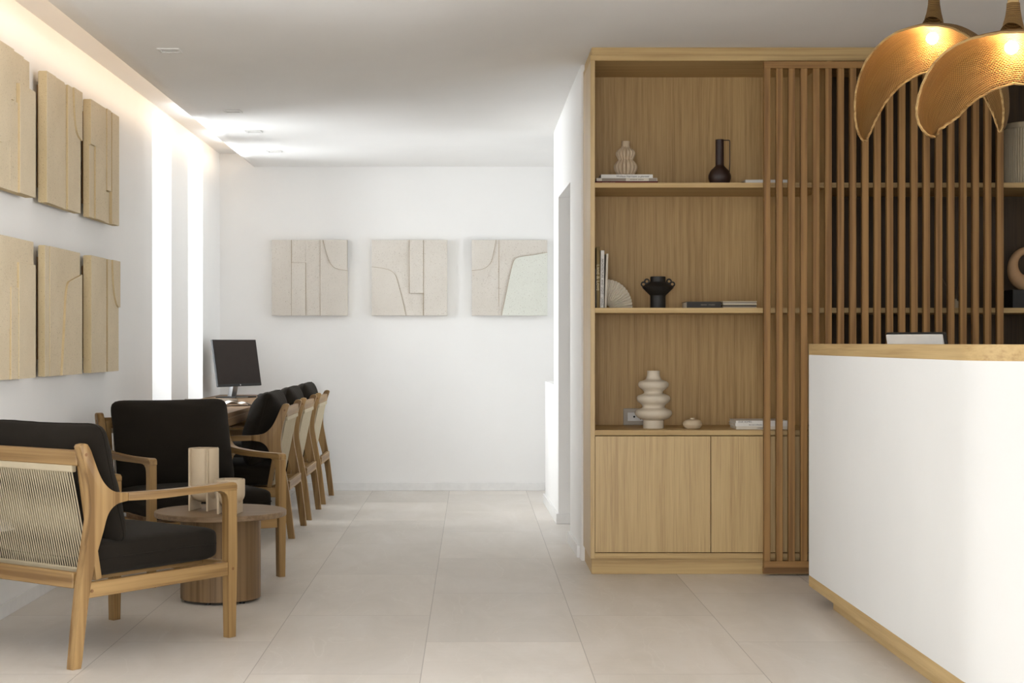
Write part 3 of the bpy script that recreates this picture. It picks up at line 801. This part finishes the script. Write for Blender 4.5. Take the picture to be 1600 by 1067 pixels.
# ------------------------------------------------------------------ armchairs
def make_chair(label):
    t = thing('armchair', label, 'chair')
    XH = .3185; tx = .017
    rear = catmull([(-.404, 0), (-.371, .27), (-.336, .46), (-.322, .56), (-.334, .66), (-.366, .765)], 6)
    top = [(-.372, .781), (-.366, .790), (-.350, .793), (-.336, .789), (-.328, .778)]
    front = catmull([(-.322, .765), (-.288, .688), (-.258, .643), (-.215, .614), (-.15, .6045)], 6)
    under = catmull([(-.15, .5755), (-.205, .566), (-.243, .535), (-.268, .47), (-.300, .38), (-.331, .25), (-.366, 0)], 6)
    rl = rear + top + front + under
    armp = catmull([(-.15, .6045), (.05, .600), (.25, .602), (.385, .606)], 6) + [(.402, .602), (.408, .592), (.408, .575)] + \
        [(.362, .575)] + [(.335, .5745)] + catmull([(.30, .5765), (.15, .574), (-.02, .5715), (-.15, .5755)], 6)
    fl = [(.3665, .0), (.4025, .0), (.4085, .3), (.4085, .5745), (.317, .5748)] + catmull([(.317, .5748), (.345, .566), (.358, .545), (.3615, .51)], 5) + [(.3615, .3)]
    for s in (-1, 1):
        a0, a1 = s * XH - tx, s * XH + tx
        b = NB(); prism(b, rl, a0, a1, 'x', .003); obj('rear_leg', b, M['teak'], t, True, angle=.5)
        b = NB(); prism(b, armp, a0 - .002, a1 + .002, 'x', .003); obj('armrest', b, M['teak_y'], t, True, angle=.5)
        b = NB(); prism(b, fl, a0, a1, 'x', .003); obj('front_leg', b, M['teak'], t, True, angle=.5)
        obj('side_rail', bx(s * XH - .014, s * XH + .014, -.335, .363, .243, .297, .003), M['teak_y'], t)
        b = NB(); prism(b, [(-.338, .745), (-.318, .752), (-.236, .30), (-.262, .295)], s * .283 - .012, s * .283 + .012, 'x', .002)
        obj('back_stile', b, M['teak'], t)
        for (yy_, z) in ((-.345, .753), (-.318, .268), (.385, .268)):
            b = NB(); q = NB(); lathe(q, [(.006, 0), (.006, .0012)], 14); merge(b, q, Matrix.Translation((s * (XH + tx - .0002), yy_, z)) @ Matrix.Rotation(s * PI / 2, 4, 'Y'))
            obj('wood_plug', b, M['plug'], t)
    obj('top_rail', bx(-.297, .297, -.356, -.332, .712, .768, .004), M['teak_x'], t)
    obj('rear_rail', bx(-.297, .297, -.372, -.345, .279, .335, .004), M['teak_x'], t)
    obj('front_rail', bx(-.297, .297, .372, .398, .243, .297, .003), M['teak_x'], t)
    for xx in (-.16, 0, .16): obj('seat_slat', bx(xx - .03, xx + .03, -.345, .372, .278, .292, .002), M['teak_y'], t)
    # rope: two slanting layers around the back frame
    b = NB(); n = 43; w = .545; p_ = w / n
    y0t, y0b, dl = -.350, -.268, .007
    for i in range(n):
        x = -w / 2 + p_ * (i + .5); dx = .006
        tube(b, [(x - dx, y0t, .716), (x + dx, y0b, .318)], .0029, 5, cap=False)
        if i > 1 and i < n - 2:
            xb = x - .65 * p_
            tube(b, [(xb - dx - .5 * p_, y0t + dl, .716), (xb + dx + 1.5 * p_, y0b + dl, .318)], .0027, 5, cap=False)
    obj('rope_back', b, M['rope'], t)
    obj('rope_binding', bx(-.272, .272, -.356, -.332, .688, .7135, .005, seg=2), M['rope'], t)
    obj('rope_binding', bx(-.272, .272, -.277, -.252, .308, .336, .005, seg=2), M['rope'], t)
    # cushions
    b = cushion_bm(.595, .640, .145, .08, 20, 16, 3, .0012, 6.5)
    bmesh.ops.transform(b, matrix=Matrix.Translation((0, .042, .368)), verts=b.verts[:])
    so = obj('seat_cushion', b, M['cush'], t, True)
    obj('piping', piping_bm(.595, .640, 16, Matrix.Translation((0, .042, .368))), M['cush'], so, True)
    b = cushion_bm(.605, .460, .225, .45, 26, 11, 11, .0028, 2.6)
    Rm = Matrix.Translation((0, -.185, .636)) @ Matrix.Rotation(math.radians(90 + 15), 4, 'X')
    bmesh.ops.transform(b, matrix=Rm, verts=b.verts[:])
    so = obj('back_cushion', b, M['cush'], t, True)
    obj('piping', piping_bm(.605, .460, 11, Rm), M['cush'], so, True)
    return t
ch = make_chair('wooden armchair with woven rope back and dark cushions, nearest the camera, seen from behind')
ch.scale = (1.045, 1, 1); ch.location = (-1.444, 6.173, 0); ch.rotation_euler = (0, 0, math.radians(-36.2))
def dup(loc, rz, label, group=None):
    c = copy_tree(ch); c.location = loc; c.rotation_euler = (0, 0, rz); c['label'] = label
    if group: c['group'] = group
    return c
# second lounge chair faces the table from behind it
fx_, fy_ = .53, -.848
dup((-1.428, 8.057, 0), math.atan2(-fx_, fy_), 'wooden armchair with wide dark back cushion behind the round table, facing the camera')
G5 = 'armchairs lined up along the wall desk'
for y, lb in ((9.77, 'nearest of the row at the wall desk'), (10.755, 'middle one of the row at the wall desk'), (11.765, 'farthest of the row at the wall desk')):
    dup((-1.444, y, 0), PI / 2, 'dark cushioned wooden armchair, ' + lb, G5)

# ------------------------------------------------------------------ side table and its vases
tb = thing('side_table', 'low round wooden side table on a drum base between the two lounge chairs', 'table', (-1.126, 7.2, 0))
b = NB(); lathe(b, [(.290, .376), (.2925, .379), (.2925, .397), (.290, .400)], 96); obj('tabletop', b, M['walnut_x'], tb, True, angle=.5)
b = NB(); lathe(b, [(.176, .012), (.178, .014), (.178, .376)], 96); obj('drum_base', b, M['walnut_z'], tb, True, angle=.5)
for i in range(6):
    a = i * PI / 3 + .3; b = NB(); lathe(b, [(.012, 0), (.012, .012)], 16, .15 * math.cos(a), .15 * math.sin(a)); obj('foot', b, M['black'], tb)
def fin_vase(name, label, loc, rz, r, h, m, zb, gap, fw, top_r=None):
    t = thing(name, label, 'vase', loc, rz, None)
    b = NB(); prof = [(0, zb)]
    for i in range(1, 10):
        a = PI / 2 * i / 9; prof.append((r * math.sin(a), zb + r * .85 * (1 - math.cos(a))))
    prof += [(r, h - .003), (r - .002, h), (r - .006, h), (r - .006, zb + r), (0, zb + .012)]
    lathe(b, prof, 56); obj('bowl', b, m, t, True, angle=.7)
    for s in (-1, 1):
        pts = [(-fw, 0), (-fw, h - .004), (-fw + .004, h), (fw - .004, h), (fw, h - .004), (fw, 0)]
        b = NB(); prism(b, pts, s * gap - .0045, s * gap + .0045, 'x', .0015); obj('fin', b, m, t)
    return t
fin_vase('fin_vase', 'tall beige ceramic vase with upright fins on the side table', (-1.205, 7.215, .40), math.radians(-13), .068, .277, M['cream2'], .035, .042, .064)
fin_vase('fin_vase', 'short beige ceramic cup vase with fins on the side table', (-1.066, 7.075, .40), math.radians(-6), .066, .150, M['cream2'], .030, .041, .052)

# ------------------------------------------------------------------ wall desk
dk = thing('wall_desk', 'long wooden desk fixed along the left wall under the slot windows', 'desk', (XL, 9.0, 0))
obj('desktop', bx(0.001, .56, 0, YB - 9.0 - .001, .715, .745, .002), M['desk'], dk)
obj('apron', bx(.53, .5595, .001, YB - 9.0 - .002, .667, .7148, .001), M['desk'], dk)
obj('end_panel', bx(.02, .545, .02, .05, 0, .667, .002), M['desk'], dk)
obj('end_panel', bx(.02, .545, YB - 9.0 - .06, YB - 9.0 - .03, 0, .667, .002), M['desk'], dk)
monitor('monitor', 'black flat computer monitor with metal stand at the far end of the wall desk', 'monitor', (-1.70, 11.80, .745), math.radians(62), .53, .345, .085, math.radians(9), M['black'], M['screen'], .1)
b = NB(); tube(b, [(-.175, 0, .0165), (-.1, 0, .0165), (.1, 0, .0165), (.175, 0, .0165)], .0165, 20)
tag(obj('newspaper_roll', b, M['greybook']), 'long rolled grey newspaper lying across the near end of the desk', 'newspaper', loc=(-1.72, 10.60, .745), rz=math.radians(-3))
b = NB(); pts = [(-.11, .0), (-.06, .008), (0, .03), (.05, .012), (.09, .004), (.09, 0), (0, .002)]
b = NB()
prof = catmull([(-.13, .003), (-.07, .012), (-.02, .030), (.03, .014), (.07, .022), (.11, .004)], 6)
prism(b, prof + [(p, q - .0025) for p, q in prof[::-1]], -.09, .09, 'y')
tag(obj('crumpled_paper', b, M['paper']), 'open white papers lying beside the rolled newspaper on the desk', 'paper', loc=(-1.53, 10.32, .745), rz=.3)
b = cushion_bm(.065, .105, .04, .5, 8, 3, 2, 0, 2.2)
bmesh.ops.transform(b, matrix=Matrix.Translation((0, 0, .018)), verts=b.verts[:])
tag(obj('computer_mouse', b, M['black'], None, True), 'black computer mouse on the desk right of the monitor', 'mouse', loc=(-1.515, 11.62, .745), rz=.5)

# ------------------------------------------------------------------ relief panels
def relief(name, label, loc, rz, regions, m, base=.022, group=None, w=.585, h=.585, back=.0119, ks=1., grooves=()):
    """local: x right, z up, faces -y; regions: polygons in 0..1 with front depth; raw side faces take the last material"""
    b = NB(); q = .002
    prism(b, [(-w / 2 + q, q), (w / 2 - q, q), (w / 2 - q, h - q), (-w / 2 + q, h - q)], 0, -base + .004, 'y', .001)
    for it in regions:
        poly, dep = it[0], it[1] * ks; mi = it[2] if len(it) > 2 else 0
        prism(b, [(-w / 2 + u * w, v * h) for u, v in poly], -.004, -dep, 'y', .0012, mi, 1)
    b.normal_update()
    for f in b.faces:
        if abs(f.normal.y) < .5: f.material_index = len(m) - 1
    o = obj(name, b, m); tag(o, label, 'wall art', group, loc, rz)
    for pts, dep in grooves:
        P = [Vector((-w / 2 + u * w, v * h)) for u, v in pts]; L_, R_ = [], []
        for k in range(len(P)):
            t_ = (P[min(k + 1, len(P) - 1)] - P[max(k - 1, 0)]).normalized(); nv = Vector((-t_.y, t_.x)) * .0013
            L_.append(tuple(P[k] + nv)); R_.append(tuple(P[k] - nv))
        gb = NB(); prism(gb, L_ + R_[::-1], -.02, -dep - .0004, 'y'); obj('groove', gb, M['groove'], o, label='thin brown strip painted as groove shade')
    obj('hanging_batten', bx(-w * .36, w * .36, 0, back, w * .12, w * .86), M['slat'], o)
    return o
def R4(u0, u1, v0=0, v1=1): return [(u0, v0), (u1, v0), (u1, v1), (u0, v1)]
def cv(pts, n=5): return catmull(pts, n)
GB = 'square sand relief panels on the back wall'
GL = 'square sand relief panels on the left wall'
zb = 1.358
crvTR = cv([(.68, 1.0), (.715, .86), (.76, .72), (.82, .64), (.9, .61), (1.0, .595)])
regBW1 = [(R4(0, .262), .033), (R4(.262, .45, 0, .70), .036), (R4(.45, .64), .029), (R4(.262, .45, .70, 1), .029), (R4(.64, 1), .031), (crvTR + [(1, 1)], .037)]
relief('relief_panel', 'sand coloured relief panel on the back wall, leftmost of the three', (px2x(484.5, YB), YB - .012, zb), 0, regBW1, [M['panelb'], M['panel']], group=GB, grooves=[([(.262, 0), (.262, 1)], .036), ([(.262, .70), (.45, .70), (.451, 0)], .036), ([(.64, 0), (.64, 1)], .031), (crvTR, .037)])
crv2 = cv([(0, .645), (.12, .63), (.24, .60), (.31, .54), (.35, .43), (.41, .2), (.455, 0)])
regBW2 = [(R4(.685, 1), .033), (R4(.50, .685, .295, 1), .036), ([(0, 0)] + crv2[::-1], .031), ([(0, 1)] + crv2 + [(.685, 0), (.685, .295), (.50, .295), (.50, 1)], .027)]
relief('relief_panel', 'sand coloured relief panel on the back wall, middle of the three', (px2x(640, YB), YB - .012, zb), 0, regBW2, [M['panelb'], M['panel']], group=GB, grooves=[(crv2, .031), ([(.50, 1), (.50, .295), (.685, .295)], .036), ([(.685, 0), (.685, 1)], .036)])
crv3 = cv([(0, .595), (.12, .61), (.20, .645), (.26, .72), (.29, .84), (.32, 1)])
crv4 = cv([(.395, 0), (.45, .27), (.515, .58), (.56, .73), (.63, .775), (.8, .80), (1, .835)])
regBW3 = [(crv3 + [(0, 1)], .031), (R4(0, .36), .027), ([(1, 0)] + crv4[::-1], .036, 1), ([(.36, 0)] + crv4 + [(1, 1), (.36, 1)], .029)]
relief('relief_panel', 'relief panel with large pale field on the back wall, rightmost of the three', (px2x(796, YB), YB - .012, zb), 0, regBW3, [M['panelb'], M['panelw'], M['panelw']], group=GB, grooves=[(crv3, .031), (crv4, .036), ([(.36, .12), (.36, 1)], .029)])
# left wall: rotate so the panel faces +x: local -y -> +x : rz = +90deg; local x -> +y (away from the camera)
def lw(label, y0, z, reg):
    relief('relief_panel', label, (XL + .028, y0 + .3125, z), PI / 2, reg, [M['panel'], M['paneledge']], base=.020, group=GL, w=.625, back=.0279, ks=.68)
ZT, ZL = 1.773, .998
YA, YBp, YC = 6.31, 7.155, 7.985
crvB = cv([(.745, 1), (.765, .85), (.80, .72), (.87, .635), (1, .60)])
lw('upper sand relief panel on the left wall, middle one, with curve at top right', YBp, ZT,
   [(R4(0, .25), .060), (R4(.25, .52), .054), (R4(.52, .62), .040), (R4(.62, 1), .056), (crvB + [(1, 1)], .070)])
lw('upper sand relief panel nearest the slot windows, with a hanging strip', YC, ZT,
   [(R4(0, .52, .62, 1), .060), (R4(0, .16, 0, .62), .046), (R4(.16, .52, 0, .62), .060), (R4(.52, .66, .28, 1), .070), (R4(.52, .74, 0, .28), .038), (R4(.66, .74, .28, 1), .044), (R4(.74, 1), .062)])
lw('upper sand relief panel cut by the left edge, with stepped strips', YA, ZT,
   [([(0, .30), (.25, .31), (.44, .35), (.44, .64), (.51, .64), (.51, 1), (0, 1)], .066), ([(0, 0), (.44, 0), (.44, .35), (.25, .31), (0, .30)], .058),
    (R4(.51, .62, .64, 1), .050), (R4(.44, .62, 0, .64), .060), (R4(.62, 1, 0, .78), .074), (R4(.62, .80, .78, 1), .050), (R4(.80, 1, .78, 1), .034)])
crvBL = cv([(.40, 0), (.47, .35), (.52, .62), (.58, .73), (.68, .76), (.84, .79), (1, .82)])
lw('lower sand relief panel on the left wall, middle one, with tall bent ridge', YBp, ZL,
   [([(.12, 0)] + crvBL + [(1, 1), (.12, 1)], .052), (R4(0, .12), .047), ([(1, 0)] + crvBL[::-1], .068)])
crvCL = cv([(.72, 1), (.745, .82), (.79, .70), (.86, .62), (.93, .585), (1, .58)])
lw('lower sand relief panel nearest the slot windows, with small corner curve', YC, ZL,
   [(R4(0, .52), .062), (R4(.52, .60), .044), (R4(.60, 1), .058), (crvCL + [(1, 1)], .072)])
lw('lower sand relief panel cut by the left edge, with two tall strips', YA, ZL,
   [([(0, 0), (.44, 0), (.44, .36), (.25, .22), (0, .16)], .056), ([(0, .16), (.25, .22), (.44, .36), (.44, .65), (.60, .65), (.60, 1), (0, 1)], .060),
    (R4(.44, .60, 0, .65), .068), (R4(.60, 1, 0, .83), .074), (R4(.60, 1, .83, 1), .060)])

# ------------------------------------------------------------------ light
W = bpy.data.worlds.new('world'); S.world = W; W.use_nodes = True
bg = W.node_tree.nodes['Background']; bg.inputs[0].default_value = (.87, .94, 1, 1); bg.inputs[1].default_value = 2.0
DAY = (.91, .96, 1)
# daylight at the slot, side and right windows, plus two added fills
area('daylight_slot', (XL - .9, 10.17, 1.95), (0, -PI / 2 + .25, 0), 1.8, .9, 45, DAY)
area('daylight_slot', (XL - .9, 11.40, 1.95), (0, -PI / 2 + .25, 0), 1.8, .9, 45, DAY)
area('daylight_side', (2.9, 11.4, 1.0), (0, PI / 2 + .55, 0), 2.2, 1.9, 5, DAY)
area('counter_fill', (XL - 1.3, 5.4, 2.0), (PI / 2, 0, -PI / 2), 1.8, 1.3, 24, (.97, .985, 1))  # added lamp outside the unseen window, brightens the counter's left face
area('front_fill', (-.4, YF - 3.0, 1.3), (PI / 2 + .3, 0, 0), 3.5, 2.6, 190, (.985, .985, .985))  # added fill from behind the camera, brightens the cabinet front
area('daylight_right', (XR + 4.0, 2.6, 1.9), (PI / 2, 0, PI / 2 - .2), 3.6, 2.8, 350, (.985, .99, 1))
# cove light on the hidden ledge
area('cove_led', (XC + .06, 7.4, 2.578), (0, PI / 2 + .0, 0), .03, 9.6, 5, (1, .72, .45))

S.view_settings.view_transform = 'Standard'; S.view_settings.look = 'None'; S.view_settings.gamma = 1
S.view_settings.use_curve_mapping = False
S.view_settings.exposure = 1.12
